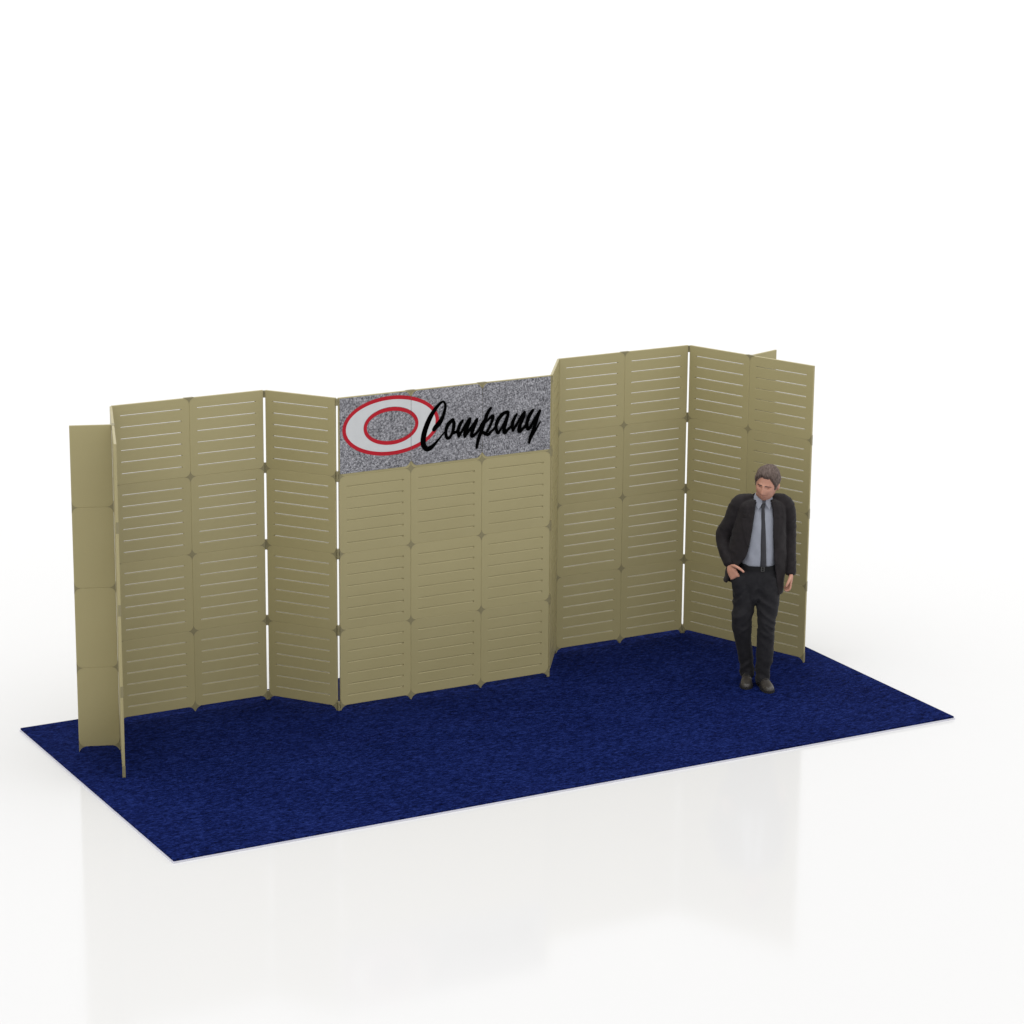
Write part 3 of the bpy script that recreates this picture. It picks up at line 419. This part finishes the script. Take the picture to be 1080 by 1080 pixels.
BELT, *_ = plain('black_leather', (.005, .005, .006), .55, .06, 12, .2); STEEL, nt, b = plain('buckle_steel', (.10, .10, .10), .3); b.inputs['Metallic'].default_value = 1
HAIR, nt, b = new_mat('grey_brown_hair', (.12, .09, .085), .65, .2)
nh = noise_node(nt, 60, 4, .6, stretch=(2.6, .45, .8)); rh = ramp(nt, nh.outputs['Fac'], [(.3, (.045, .030, .024)), (.5, (.098, .071, .061)), (.72, (.175, .136, .120))])
nt.links.new(rh.outputs['Color'], b.inputs['Base Color']); bump(nt, b, nh.outputs['Fac'], .8, .006)
SKIN, nt, b = new_mat('skin', (.42, .215, .15), .5, .35)
b.inputs['Subsurface Weight'].default_value = .12; b.inputs['Subsurface Radius'].default_value = (.01, .004, .002)
ns = noise_node(nt, 16, 3); rs = ramp(nt, ns.outputs['Fac'], [(.3, (.44, .215, .150)), (.7, (.55, .290, .210))])
tcs = nt.nodes.new('ShaderNodeTexCoord'); sps = nt.nodes.new('ShaderNodeSeparateXYZ'); nt.links.new(tcs.outputs['Object'], sps.inputs[0])   # beard stubble on the jaw
mrs = nt.nodes.new('ShaderNodeMapRange'); mrs.interpolation_type = 'SMOOTHSTEP'
mrs.inputs['From Min'].default_value = 1.605; mrs.inputs['From Max'].default_value = 1.570; mrs.inputs['To Max'].default_value = .26
nt.links.new(sps.outputs['Z'], mrs.inputs['Value'])
gt = nt.nodes.new('ShaderNodeMath'); gt.operation = 'GREATER_THAN'; gt.inputs[1].default_value = 1.3; nt.links.new(sps.outputs['Z'], gt.inputs[0])
ml = nt.nodes.new('ShaderNodeMath'); ml.operation = 'MULTIPLY'; nt.links.new(gt.outputs[0], ml.inputs[0]); nt.links.new(mrs.outputs[0], ml.inputs[1])
mxs = nt.nodes.new('ShaderNodeMix'); mxs.data_type = 'RGBA'; nt.links.new(ml.outputs[0], mxs.inputs[0]); nt.links.new(rs.outputs['Color'], mxs.inputs[6]); mxs.inputs[7].default_value = (.19, .098, .075, 1)
nt.links.new(mxs.outputs[2], b.inputs['Base Color'])
EYEW, *_ = plain('eye_white', (.55, .52, .50), .3); IRIS, *_ = plain('iris', (.03, .02, .015), .25); BROW, *_ = plain('eyebrow_hair', (.085, .055, .047), .8); LIP, *_ = plain('lip_skin', (.30, .105, .085), .5)

def ss(a, b, x):
    t = max(0, min(1, (x - a) / (b - a))); return t * t * (3 - 2 * t)
def gs(x, s): return math.exp(-(x / s) ** 2)

HC = Vector((.022, -.078, 1.622))
HM = Matrix.Translation(HC) @ Matrix.Rotation(math.radians(-20), 4, 'Z') @ Matrix.Rotation(math.radians(9), 4, 'Y') @ Matrix.Rotation(math.radians(11), 4, 'X') @ Matrix.Scale(1.08, 4)

def skull(d):
    """direction on the unit sphere -> point of the head in head space (face towards -y)"""
    x, y, z = d.x * .0765, d.y * .098, d.z * .119
    j = ss(.1, -1.0, d.z)
    x *= (1 - .22 * j) * (1 + (.55 * d.z * d.z if d.z < 0 else .10 * d.z))
    if y > 0: y *= 1 - .45 * j
    y -= .018 * j
    if y > 0 and z > 0: y *= 1.03
    fr = ss(.15, -.35, d.y)          # 1 on the face side
    if fr > 0:
        ax = abs(x); a = 0
        if z > -.04: nz = ss(.012, -.036, z)
        else: nz = ss(-.056, -.042, z)
        a += .026 * nz * gs(x, .0105 + .006 * ss(0, -.04, z))
        a += .010 * gs(x, .009) * gs(z - .006, .014)
        a += .006 * gs(z - .021, .008) * gs(ax - .024, .026)
        a -= .0155 * gs(ax - .031, .014) * gs(z - .002, .010)
        a += .006 * gs(ax - .042, .016) * gs(z + .026, .020)
        a += .0065 * gs(x, .022) * (gs(z + .069, .0052) + gs(z + .081, .0055))
        a -= .003 * gs(x, .024) * gs(z + .0752, .003)
        a -= .004 * gs(x, .03) * gs(z + .093, .006)
        a += .009 * gs(x, .022) * gs(z + .107, .012)
        a += .004 * gs(z - .055, .03) * gs(x, .05)
        y -= 1.1 * a * fr
    return Vector((x, y, z))

def uvsphere(nu, nv):
    bm = bmesh.new(); bmesh.ops.create_uvsphere(bm, u_segments=nu, v_segments=nv, radius=1); return bm

# --- body: one continuous surface (head, neck, trunk, limbs, hands)
bm = uvsphere(120, 90)
for v in bm.verts: v.co = HM @ skull(v.co.normalized())
for s in (-1, 1):                                   # ears
    e = bmesh.ops.create_uvsphere(bm, u_segments=16, v_segments=12, radius=1)['verts']
    for v in e:
        c = v.co.copy(); rim = 1 if abs(c.x) < .5 else .75
        v.co = HM @ (Matrix.Rotation(math.radians(14), 3, 'X') @ Vector((c.x * .011, c.y * .019, c.z * .032)) + Vector((s * .0775, .014, -.016)))
hb = HM @ Vector((0, .022, -.055))
tube(bm, [(-.004, .012, 1.43, .075, .07), (.002, .0, 1.50, .060, .060), (hb.x * .7, hb.y * .6, 1.56, .056, .058), (hb.x, hb.y, hb.z, .055, .058)])
tube(bm, [(-.02, .0, .86, .135, .085), (-.02, 0, 1.0, .125, .085), (-.01, 0, 1.2, .135, .088), (-.006, .01, 1.38, .15, .08), (-.004, .012, 1.45, .08, .06)], n=24)
# his right arm (hand in the pocket) and his left arm (hanging)
tube(bm, [(-.15, .01, 1.41, .045, .045), (-.205, .02, 1.38, .045, .045), (-.292, .066, 1.16, .036, .036), (-.262, -.005, 1.03, .032, .032), (-.238, -.045, .955, .025, .022)])
tube(bm, [(.14, .01, 1.41, .045, .045), (.195, .015, 1.37, .045, .045), (.220, .04, 1.15, .036, .036), (.228, .0, 1.0, .031, .031), (.228, -.025, .900, .0235, .023)])
# pocket hand
tube(bm, [(-.239, -.042, .962, .026, .020), (-.229, -.072, .925, .039, .018), (-.204, -.094, .880, .043, .0165)], ref=(.75, -.5, .35), power=2.6)
for k, o in enumerate((-.030, -.010, .010, .030)):
    b = Vector((-.202, -.090, .884)) + Vector((.75, -.5, .35)).normalized() * o
    tube(bm, [(b.x, b.y, b.z, .0092, .0092), (b.x + .014, b.y + .016, b.z - .030, .0086, .0086), (b.x + .038, b.y + .040, b.z - .058 - .006 * (k in (1, 2)), .0075, .0075)], n=10)
tube(bm, [(-.228, -.066, .962, .0135, .0135), (-.206, -.106, .970, .0125, .0125), (-.172, -.137, .958, .0108, .0108), (-.143, -.147, .937, .0088, .0088)], n=12)
# hanging hand: loose curl, palm towards the thigh
tube(bm, [(.228, -.027, .900, .020, .027), (.229, -.036, .866, .0155, .040), (.223, -.048, .822, .0140, .0425)], power=2.8)
for yo, L, cu in ((-.0335, 1.0, .0), (-.0115, 1.12, .003), (.0105, 1.04, .006), (.0315, .84, .010)):
    y = -.049 + yo
    tube(bm, [(.224, y * .98, .826, .0096, .0096), (.219 - cu, y - .006, .826 - .033 * L, .0090, .0090), (.203 - cu, y - .010, .826 - .050 * L, .0082, .0082), (.186 - cu * .6, y - .006, .826 - .050 * L, .0072, .0072)], n=10)
tube(bm, [(.225, -.060, .882, .0135, .0135), (.212, -.092, .862, .0122, .0122), (.198, -.108, .836, .0104, .0104), (.187, -.110, .812, .0084, .0084)], n=12)
# legs inside the trousers, feet inside the shoes
LK = [(-.105, .0, .86), (-.122, -.02, .66), (-.137, -.035, .52), (-.112, .01, .30), (-.082, .035, .13), (-.078, .05, .07)]
RK = [(.066, -.01, .86), (.054, -.045, .66), (.048, -.07, .50), (.043, -.07, .30), (.034, -.06, .13), (.032, -.05, .07)]
for K in (LK, RK):
    tube(bm, [(*p, r, r) for p, r in zip(K, (.065, .06, .048, .044, .034, .034))])
man_me = remesh(bm, .0036, 3, .45)
man = obj('person', man_me, SKIN, None, (5.2735, 1.3150, .0)); man.scale = (.975, .975, .975)
man.rotation_euler = (0, 0, math.atan2(-.48248912, .87590197))
tag(man, 'man in a dark suit and grey tie looking down with one hand in his pocket', 'person')

# --- face details
for s in (-1, 1):
    c = skull(Vector((s * .40, -.915, .0)).normalized())
    e = uvsphere(16, 12)
    cen = Vector((s * .031, c.y + .0088, -.001))
    for v in e.verts: v.co = HM @ (v.co * .0118 + cen)
    eye = obj('eye', e, EYEW, man); smooth(eye.data)
    e = uvsphere(12, 8)
    for v in e.verts: v.co = HM @ (Vector((v.co.x * .0066, v.co.y * .003, v.co.z * .0062)) + cen + Vector((-.002, -.0105, -.003)))
    ir = obj('iris', e, IRIS, eye); smooth(ir.data)
    e = uvsphere(20, 16)
    for v in e.verts: v.co = HM @ (v.co * .0126 + cen)
    lid0 = HM @ (cen + Vector((0, 0, -.0035))); lidn = (HM.to_3x3() @ Vector((0, 0, 1))).normalized()
    bmesh.ops.bisect_plane(e, geom=e.verts[:] + e.edges[:] + e.faces[:], plane_co=lid0, plane_no=lidn, clear_inner=True)
    el = obj('eyelid', e, SKIN, man); smooth(el.data)
    e = bmesh.new(); K = []
    for t in (0, .33, .66, 1):
        x = s * (.013 + .036 * t); z = .0205 + .003 * math.sin(t * 2.6) - .0115 * t
        dz = z / .119; dx = x / .0765; dd = Vector((dx, -math.sqrt(max(.01, 1 - dx * dx - dz * dz)), dz))
        p = HM @ (skull(dd) + Vector((0, -.001, 0))); K.append((*p, .0042 - .0020 * t, .0026))
    tube(e, K, ref=(0, 0, 1), n=8); bmesh.ops.recalc_face_normals(e, faces=e.faces)
    eb = obj('eyebrow', e, BROW, man); smooth(eb.data)
e = bmesh.new(); K = []
for t in (-1, -.5, 0, .5, 1):
    x = t * .021; z = -.0752 + .003 * abs(t); dz = z / .119; dx = x / (.0765 * (1 - .22 * ss(.1, -1.0, dz)) * (1 + .55 * dz * dz)); dd = Vector((dx, -math.sqrt(max(.01, 1 - dx * dx - dz * dz)), dz))
    p = HM @ (skull(dd) + Vector((0, .0012, 0))); K.append((*p, .0052 - .0028 * abs(t), .0030))
tube(e, K, ref=(0, 0, 1), n=8); bmesh.ops.recalc_face_normals(e, faces=e.faces)
lp = obj('lips', e, LIP, man); smooth(lp.data)

# --- hair: closed cap that dips under the skin outside the hairline
bm = uvsphere(96, 72)
for v in bm.verts:
    d = v.co.normalized(); p = skull(d)
    az = math.atan2(d.x, -d.y)                       # 0 = face side
    a = abs(az)
    line = .60 if a < .50 else .60 - (a - .50) * .85 if a < .95 else .2175 - ss(.95, 1.15, a) * .4175 if a < 1.2 else -.20 + ss(1.2, 1.5, a) * .26 if a < 1.5 else .06 - ss(1.5, 2.0, a) * .55 if True else -.12 - ss(.95, 1.25, a) * .16 if a < 1.25 else -.28 + ss(1.25, 1.5, a) * .34 if a < 1.5 else .06 - ss(1.5, 2.0, a) * .55
    line += .05 * noise.noise(Vector((az * 5, 3, 1)))
    m = ss(line - .07, line + .06, d.z)
    thick = .005 + .010 * ss(-.1, .3, d.z) + .003 * ss(.3, .9, d.z) + .009 * ss(.3, .75, d.z) * ss(.3, -.7, d.y)
    n = .0042 * noise.noise(Vector((p.x * 55, p.y * 22, p.z * 34))) + .002 * noise.noise(p * 120)
    off = (thick + n) * m - .008 * (1 - m)
    v.co = HM @ (p + Vector((d.x, d.y, d.z)) * off)
hr = obj('hair', bm, HAIR, man); smooth(hr.data)

# --- clothes
def wrinkle(fx, fy, fz, amp, seed):
    def f(c):
        q = Vector((c.x * fx + seed, c.y * fy, c.z * fz))
        return amp * (noise.noise(q) + .5 * noise.noise(q * 2.1))
    return f

bm = bmesh.new()
def pelvis(bm, g=0):
    tube(bm, [(-.018, .0, .962, .150 + g, .113 + g), (-.020, .0, .92, .160 + g, .118 + g), (-.024, .002, .85, .182 + g, .122 + g), (-.026, .0, .78, .178 + g, .115 + g), (-.030, -.005, .70, .150 + g, .10 + g)], n=28, power=2.3)
pelvis(bm)
tube(bm, [(-.190, -.078, .882, .052, .030), (-.176, -.072, .84, .058, .046), (-.160, -.058, .78, .055, .05), (-.14, -.04, .70, .05, .05)], ref=(.75, -.5, .35), n=18)
tube(bm, [(*LK[0], .090, .105), (-.120, -.01, .74, .087, .098), (-.124, -.02, .63, .083, .09), (-.137, -.035, .52, .079, .080), (-.122, -.005, .37, .064, .071), (-.098, .025, .23, .058, .067), (-.082, .04, .12, .056, .067), (-.078, .045, .055, .055, .068)], n=24)
tube(bm, [(*RK[0], .092, .105), (.058, -.03, .74, .091, .098), (.053, -.045, .63, .085, .09), (.048, -.07, .50, .067, .075), (.046, -.07, .37, .066, .072), (.043, -.065, .23, .066, .070), (.036, -.06, .12, .058, .066), (.034, -.055, .05, .056, .067)], n=24)
def pw(c):
    k = 1.3 * gs(c.z - .11, .09) + .9 * gs(c.z - .50, .11) + 1.0 * gs(c.z - .72, .10) + .3
    sg = 1 if c.x > -.03 else -1
    q = Vector((c.x * 5 + sg * 4, c.y * 6, c.z * 13 + sg * c.x * 12))
    return .0095 * k * (.5 - 1.6 * abs(noise.noise(q))) + .003 * k * noise.noise(Vector((c.x * 14, c.y * 14, c.z * 34))) + .002 * noise.noise(Vector((c.x * 5 + 7, c.y * 5, c.z * 5)))
tr = obj('trousers', remesh(bm, .006, 5, .5, pw), PANTS, man)

# shirt
bm = bmesh.new()
tube(bm, [(-.018, .0, .945, .142, .106), (-.016, -.004, 1.02, .140, .112), (-.012, -.004, 1.15, .146, .112), (-.008, .0, 1.30, .152, .110), (-.005, .006, 1.40, .138, .095), (-.004, .008, 1.462, .085, .075)], n=32, power=2.2)
def sw(c): return .006 * noise.noise(Vector((c.x * 20, c.y * 10, c.z * 8 + c.x * 8))) + .003 * noise.noise(Vector((c.x * 12, 5, c.z * 30))) * gs(c.z - .99, .06)
sh = obj('shirt', remesh(bm, .007, 4, .5, sw), SHIRT, man)
def ry_front(z):                                   # shirt front depth at height z
    K = [(.945, .106), (1.02, .116), (1.15, .116), (1.30, .110), (1.40, .089), (1.462, .067)]
    for (a, p), (b, q) in zip(K, K[1:]):
        if z <= b: return p + (q - p) * max(0, (z - a) / (b - a))
    return K[-1][1]
# shirt collar: standing band plus two points
bm = bmesh.new(); n = 40
def cpt(t, h, g):
    a = -PI / 2 + .22 + (2 * PI - .44) * t
    drop = .030 * (math.sin(a) < 0) * (-math.sin(a)) ** 2
    return Vector((.0 + (.066 + g - .007 * h) * math.cos(a), -.006 - .006 * h + (.066 + g - .007 * h) * math.sin(a) - .010 * (math.sin(a) < 0) * math.sin(a) ** 2, 1.470 + .048 * h - drop))
for g0, g1, hh in ((0, .004, 1),):
    rows = [[bm.verts.new(cpt(k / n, h, g)) for k in range(n + 1)] for h, g in ((0, g0), (1, g0), (1, g1), (0, g1 + .007))]
    for r in range(4):
        A, Bq = rows[r], rows[(r + 1) % 4]
        for k in range(n): bm.faces.new((A[k], A[k + 1], Bq[k + 1], Bq[k]))
    for k in (0, n): bm.faces.new([rows[r][k] for r in range(4)])
for s in (-1, 1):                                  # collar points lying on the chest
    P = [Vector((s * .010, -.092, 1.468)), Vector((s * .060, -.058, 1.488)), Vector((s * .066, -.070, 1.452)), Vector((s * .040, -.104, 1.418))]
    A = [bm.verts.new(p) for p in P]; Bq = [bm.verts.new(p + Vector((0, .006, -.001))) for p in P]
    bm.faces.new(A); bm.faces.new(Bq[::-1])
    for k in range(4): bm.faces.new((A[k], Bq[k], Bq[(k + 1) % 4], A[(k + 1) % 4]))
bmesh.ops.recalc_face_normals(bm, faces=bm.faces)
obj('collar', bm, SHIRT, sh)
# tie: knot and blade over the shirt front
bm = bmesh.new()
prof = [(1.462, .015, .0), (1.440, .0155, .0), (1.422, .011, .0), (1.38, .0135, .002), (1.25, .0175, .006), (1.12, .0205, .010), (1.02, .0225, .013), (.972, .0235, .014)]
rows = []
for z, wd, cx in prof:
    y = -ry_front(z) - .004 - (.012 if z > 1.42 else 0) - .004
    rows.append([bm.verts.new((cx - .006 + x * wd, y + dy, z)) for x, dy in ((-1, .004), (-.6, -.002), (0, -.004), (.6, -.002), (1, .004), (0, .010))])
for A, Bq in zip(rows, rows[1:]):
    for k in range(6): bm.faces.new((A[k], A[(k + 1) % 6], Bq[(k + 1) % 6], Bq[k]))
bm.faces.new(rows[0]); bm.faces.new(rows[-1][::-1]); bmesh.ops.recalc_face_normals(bm, faces=bm.faces)
obj('tie', bm, TIE, man)
# belt with buckle
bm = bmesh.new(); n = 64; rows = []
for z, g in ((.937, .004), (.937, .0075), (.972, .0075), (.972, .004)):
    r = []
    for k in range(n):
        a = 2 * PI * k / n; c, d = math.cos(a), math.sin(a)
        c = math.copysign(abs(c) ** (2 / 2.3), c); d = math.copysign(abs(d) ** (2 / 2.3), d)
        f = (.966 - z) / .04
        r.append(bm.verts.new((-.019 + (.1515 + .006 * f + g) * c, (.1145 + .003 * f + g) * d, z)))
    rows.append(r)
for i in range(4):
    for k in range(n): bm.faces.new((rows[i][k], rows[i][(k + 1) % n], rows[(i + 1) % 4][(k + 1) % n], rows[(i + 1) % 4][k]))
bmesh.ops.recalc_face_normals(bm, faces=bm.faces)
bl = obj('belt', bm, BELT, man)
bm = bmesh.new()
for x0, x1, z0, z1 in ((-.010, .016, .937, .940), (-.010, .016, .969, .972), (-.010, -.006, .9402, .9688), (.012, .016, .9402, .9688), (-.0058, .0118, .953, .956)):
    box(bm, x0, x1, -.130, -.1225, z0, z1)
obj('buckle', bm, STEEL, bl)

# jacket: open shell for the trunk, sleeves grown into it
JZ = [  # nominal z, centre x, radius left, radius right, depth, left edge x, right edge x
    (1.485, -.004, .095, .095, .082, -.052, .048), (1.470, -.005, .140, .138, .094, -.056, .052), (1.440, -.006, .184, .180, .110, -.058, .056), (1.36, -.007, .192, .186, .124, -.066, .062),
    (1.24, -.010, .212, .192, .130, -.078, .068), (1.12, -.013, .230, .200, .132, -.092, .074), (1.02, -.016, .236, .208, .134, -.120, .082), (.94, -.02, .232, .210, .137, -.178, .092), (.86, -.022, .246, .205, .140, -.232, .108), (.735, -.022, .262, .196, .142, -.266, .128)]
def jrow(z):
    for a, b in zip(JZ, JZ[1:]):
        if z >= b[0]:
            t = (a[0] - z) / (a[0] - b[0]); t = min(1, max(0, t)); return [p + (q - p) * t for p, q in zip(a, b)]
    return list(JZ[-1])
def jpoint(tz, tt, off=0.0):
    """tz 0..1 from shoulder to hem, tt 0..1 from the right front edge round the back to the left front edge"""
    z = 1.485 - tz * .75
    _, cx, rl, rr, ry, xl, xr = jrow(z)
    th0 = -math.acos(max(-1, min(1, (xr - cx) / rr))); th1 = 2 * PI - math.acos(max(-1, min(1, (xl - cx) / rl)))
    th = th0 + (th1 - th0) * tt
    c, s = math.cos(th), math.sin(th)
    pw_ = 2 / 2.35
    c = math.copysign(abs(c) ** pw_, c); s = math.copysign(abs(s) ** pw_, s)
    rx = (rr if c > 0 else rl)
    lift = tz ** 3 * (.005 + .085 * ss(.55, .95, tt) + .025 * gs(tt - .5, .2))
    return Vector((cx + (rx + off) * c, .004 + (ry + off) * s, z + lift))
bm = bmesh.new(); NZ, NT = 40, 72
G = {}
for side, off in ((0, 0), (1, -.011)):
    for i in range(NZ + 1):
        for k in range(NT + 1): G[side, i, k] = bm.verts.new(jpoint(i / NZ, k / NT, off))
for i in range(NZ):
    for k in range(NT):
        for side in (0, 1):
            q = [G[side, i, k], G[side, i, k + 1], G[side, i + 1, k + 1], G[side, i + 1, k]]
            bm.faces.new(q if side else q[::-1])
for i in range(NZ):
    for k in (0, NT): bm.faces.new((G[0, i, k], G[0, i + 1, k], G[1, i + 1, k], G[1, i, k]))
for k in range(NT):
    for i in (0, NZ): bm.faces.new((G[0, i, k], G[0, i, k + 1], G[1, i, k + 1], G[1, i, k]))
tube(bm, [(-.085, .012, 1.462, .045, .052), (-.152, .012, 1.452, .052, .060), (-.190, .016, 1.418, .056, .060), (-.224, .036, 1.32, .058, .062), (-.281, .064, 1.20, .054, .058), (-.293, .062, 1.14, .053, .056), (-.280, .025, 1.07, .050, .052), (-.252, -.018, 1.00, .044, .046), (-.243, -.034, .972, .042, .043)], ref=(0, 1, 0), n=22)
tube(bm, [(.080, .012, 1.462, .045, .052), (.145, .012, 1.452, .052, .060), (.188, .014, 1.418, .056, .056), (.204, .028, 1.32, .056, .055), (.211, .042, 1.20, .056, .052), (.215, .040, 1.13, .055, .051), (.221, .016, 1.03, .050, .047), (.226, -.010, .94, .045, .043), (.228, -.020, .900, .043, .041)], ref=(0, 1, 0), n=22)
def ridge(q): return .55 - 1.6 * abs(noise.noise(q))
def jw(c):
    arm = ss(.15, .24, abs(c.x)); sg = 1 if c.x > 0 else -1
    body = .0030 * noise.noise(Vector((c.x * 14, c.y * 14, c.z * 5 + 4))) + .0048 * ridge(Vector((c.x * 5 + 3, c.y * 5, c.z * 7 + c.x * 9)))
    sl = .0075 * ridge(Vector((c.x * 5 + sg, c.y * 8, c.z * 15 - sg * c.x * 10))) + .003 * noise.noise(Vector((c.x * 10, c.y * 10, c.z * 22)))
    return body * (1 - arm) + sl * arm
jk = obj('jacket', remesh(bm, .0046, 6, .5, jw), SUIT, man)
# lapels: folded flaps along both front edges
def along(tz, s, w):
    """parameter at distance w (m) round the jacket from its front edge"""
    prev = jpoint(tz, s); acc = 0
    for k in range(1, 200):
        t = abs(s - k * .002); p = jpoint(tz, t); acc += (p - prev).length; prev = p
        if acc >= w: return t
    return t
for s in (0, 1):
    bm = bmesh.new(); rows = []
    for i in range(31):
        t = i / 30; tz = .012 + .47 * t
        wd = (.050 + .040 * t / .30) if t < .30 else .060 if t < .335 else .084 * (1 - ((t - .335) / .665)) ** .8 + .003
        t0, t1 = along(tz, s, .001), along(tz, s, wd); tm = along(tz, s, wd * .5)
        rows.append([bm.verts.new(jpoint(tz, q, o)) for q, o in ((t0, .0065), (tm, .0115), (t1, .0125), (t1, .0040), (t0, -.004))])
    for A, Bq in zip(rows, rows[1:]):
        for k in range(5): bm.faces.new((A[k], A[(k + 1) % 5], Bq[(k + 1) % 5], Bq[k]))
    bm.faces.new(rows[0]); bm.faces.new(rows[-1][::-1]); bmesh.ops.recalc_face_normals(bm, faces=bm.faces)
    lo = obj('lapel', bm, SUIT, jk); smooth(lo.data, False)
bm = bmesh.new(); n = 36; rows = []                   # jacket collar round the back of the neck
for h, g in ((0, .012), (.62, .003), (.62, .010), (0, .026)):
    r = []
    for k in range(n + 1):
        a = -.95 + (PI + 1.9) * k / n
        r.append(bm.verts.new((-.002 + (.078 + g) * math.cos(a), .004 + (.078 + g) * math.sin(a), 1.468 + .040 * h + .012 * math.sin(a) - .018 * (math.sin(a) < 0) * math.sin(a) ** 2)))
    rows.append(r)
for i in range(4):
    for k in range(n): bm.faces.new((rows[i][k], rows[i][k + 1], rows[(i + 1) % 4][k + 1], rows[(i + 1) % 4][k]))
for k in (0, n): bm.faces.new([rows[i][k] for i in range(4)])
bmesh.ops.recalc_face_normals(bm, faces=bm.faces)
jc = obj('jacket_collar', bm, SUIT, jk); smooth(jc.data)

# shoes
def shoe(heel, toe):
    h, t = Vector((*heel, 0)), Vector((*toe, 0)); d = (t - h); L = d.length; d.normalize(); sd = Vector((-d.y, d.x, 0))
    prof = [(0, .020, .050), (.03, .033, .078), (.16, .038, .098), (.30, .037, .096), (.45, .040, .074), (.60, .046, .058), (.75, .047, .048), (.88, .040, .040), (.96, .026, .031), (1.0, .008, .018)]
    P = catmull([(a * L, b, c) for a, b, c in prof], 3)
    bm = bmesh.new(); rows = []
    for s_, wd, ht in P:
        c = h + d * s_; row = []
        for k in range(15):
            a = PI * k / 14
            row.append(bm.verts.new(c + sd * wd * math.copysign(abs(math.cos(a)) ** .75, math.cos(a)) + Vector((0, 0, .011 + ht * math.sin(a) ** .85))))
        rows.append(row)
    for A, Bq in zip(rows, rows[1:]):
        for k in range(14): bm.faces.new((A[k], A[k + 1], Bq[k + 1], Bq[k]))
        bm.faces.new((A[14], A[0], Bq[0], Bq[14]))
    bm.faces.new(rows[0]); bm.faces.new(rows[-1][::-1]); bmesh.ops.recalc_face_normals(bm, faces=bm.faces)
    so = obj('shoe', bm, LEATHER, man); smooth(so.data)
    bm = bmesh.new(); out = []
    for s_, wd, ht in P: out.append((h + d * (s_ - .001) + sd * (wd + .0035)))
    out.append(h + d * (L + .004))
    for s_, wd, ht in reversed(P): out.append((h + d * (s_ - .001) - sd * (wd + .0035)))
    A = [bm.verts.new((p.x, p.y, .001)) for p in out]; Bq = [bm.verts.new((p.x, p.y, .0125)) for p in out]
    bm.faces.new(A); bm.faces.new(Bq)
    for k in range(len(A)): bm.faces.new((A[k], A[(k + 1) % len(A)], Bq[(k + 1) % len(A)], Bq[k]))
    bmesh.ops.recalc_face_normals(bm, faces=bm.faces)
    obj('sole', bm, SOLE, so)
    bm = bmesh.new()                                  # laces across the instep
    for q in (.42, .49, .56):
        i = min(range(len(P)), key=lambda j: abs(P[j][0] - q * L)); s_, wd, ht = P[i]; c = h + d * s_
        tube(bm, [(*(c + sd * wd * x + Vector((0, 0, .013 + ht * zz))), .0028, .0028) for x, zz in ((-.6, .86), (0, 1.0), (.6, .86))], ref=tuple(d), n=6, sub=3)
    bmesh.ops.recalc_face_normals(bm, faces=bm.faces)
    obj('laces', bm, SOLE, so)
shoe((-.072, .115), (-.100, -.165))
shoe((.022, .020), (.082, -.255))

# ------------------------------------------------------------------ light, camera
w = bpy.data.worlds.new('World'); scene.world = w; w.use_nodes = True
bg = w.node_tree.nodes['Background']; bg.inputs['Strength'].default_value = 1.0
nt = w.node_tree; tc = nt.nodes.new('ShaderNodeTexCoord'); sx = nt.nodes.new('ShaderNodeSeparateXYZ')   # white world: brighter low band added to lift far floor and lower walls
nt.links.new(tc.outputs['Generated'], sx.inputs[0])
wr_ = ramp(nt, sx.outputs['Z'], [(0, (1.34, 1.34, 1.34)), (.2, (1.27, 1.27, 1.27)), (.45, (.85, .85, .85)), (1, (.85, .85, .85))])
nt.links.new(wr_.outputs['Color'], bg.inputs['Color'])
def area(name, loc, target, size, power):
    l = bpy.data.lights.new(name, 'AREA'); l.shape = 'SQUARE'; l.size = size; l.energy = power; l.color = (1, .99, .97)
    o = bpy.data.objects.new(name, l); COL.objects.link(o); o.location = loc
    o.rotation_euler = (Vector(target) - Vector(loc)).to_track_quat('-Z', 'Y').to_euler(); return o
area('overhead_softbox', (3, 2, 60), (3, 2, 0), 120, 48000)

cam = bpy.data.cameras.new('camera'); co = bpy.data.objects.new('camera', cam); COL.objects.link(co)
cam.sensor_width = 36; cam.lens = 3065.265 / 1080 * 36; cam.clip_start = .5; cam.clip_end = 1000
RT = Vector((0.87691429, -0.48057661, 0.00821301)); UP = Vector((0.11546791, 0.22722125, 0.96697346)); FW = Vector((0.466571, 0.8470045, -0.25474474))
M = Matrix((RT, UP, -FW)).transposed().to_4x4(); M.translation = Vector((-6.44258253, -16.0924929, 6.84672495 - .02))
co.matrix_world = M
scene.camera = co
vs = scene.view_settings
vs.view_transform = 'Standard'; vs.look = 'None'; vs.exposure = 0; vs.gamma = 1; vs.use_curve_mapping = False
scene.display_settings.display_device = 'sRGB'
scene.cycles.max_bounces = 8
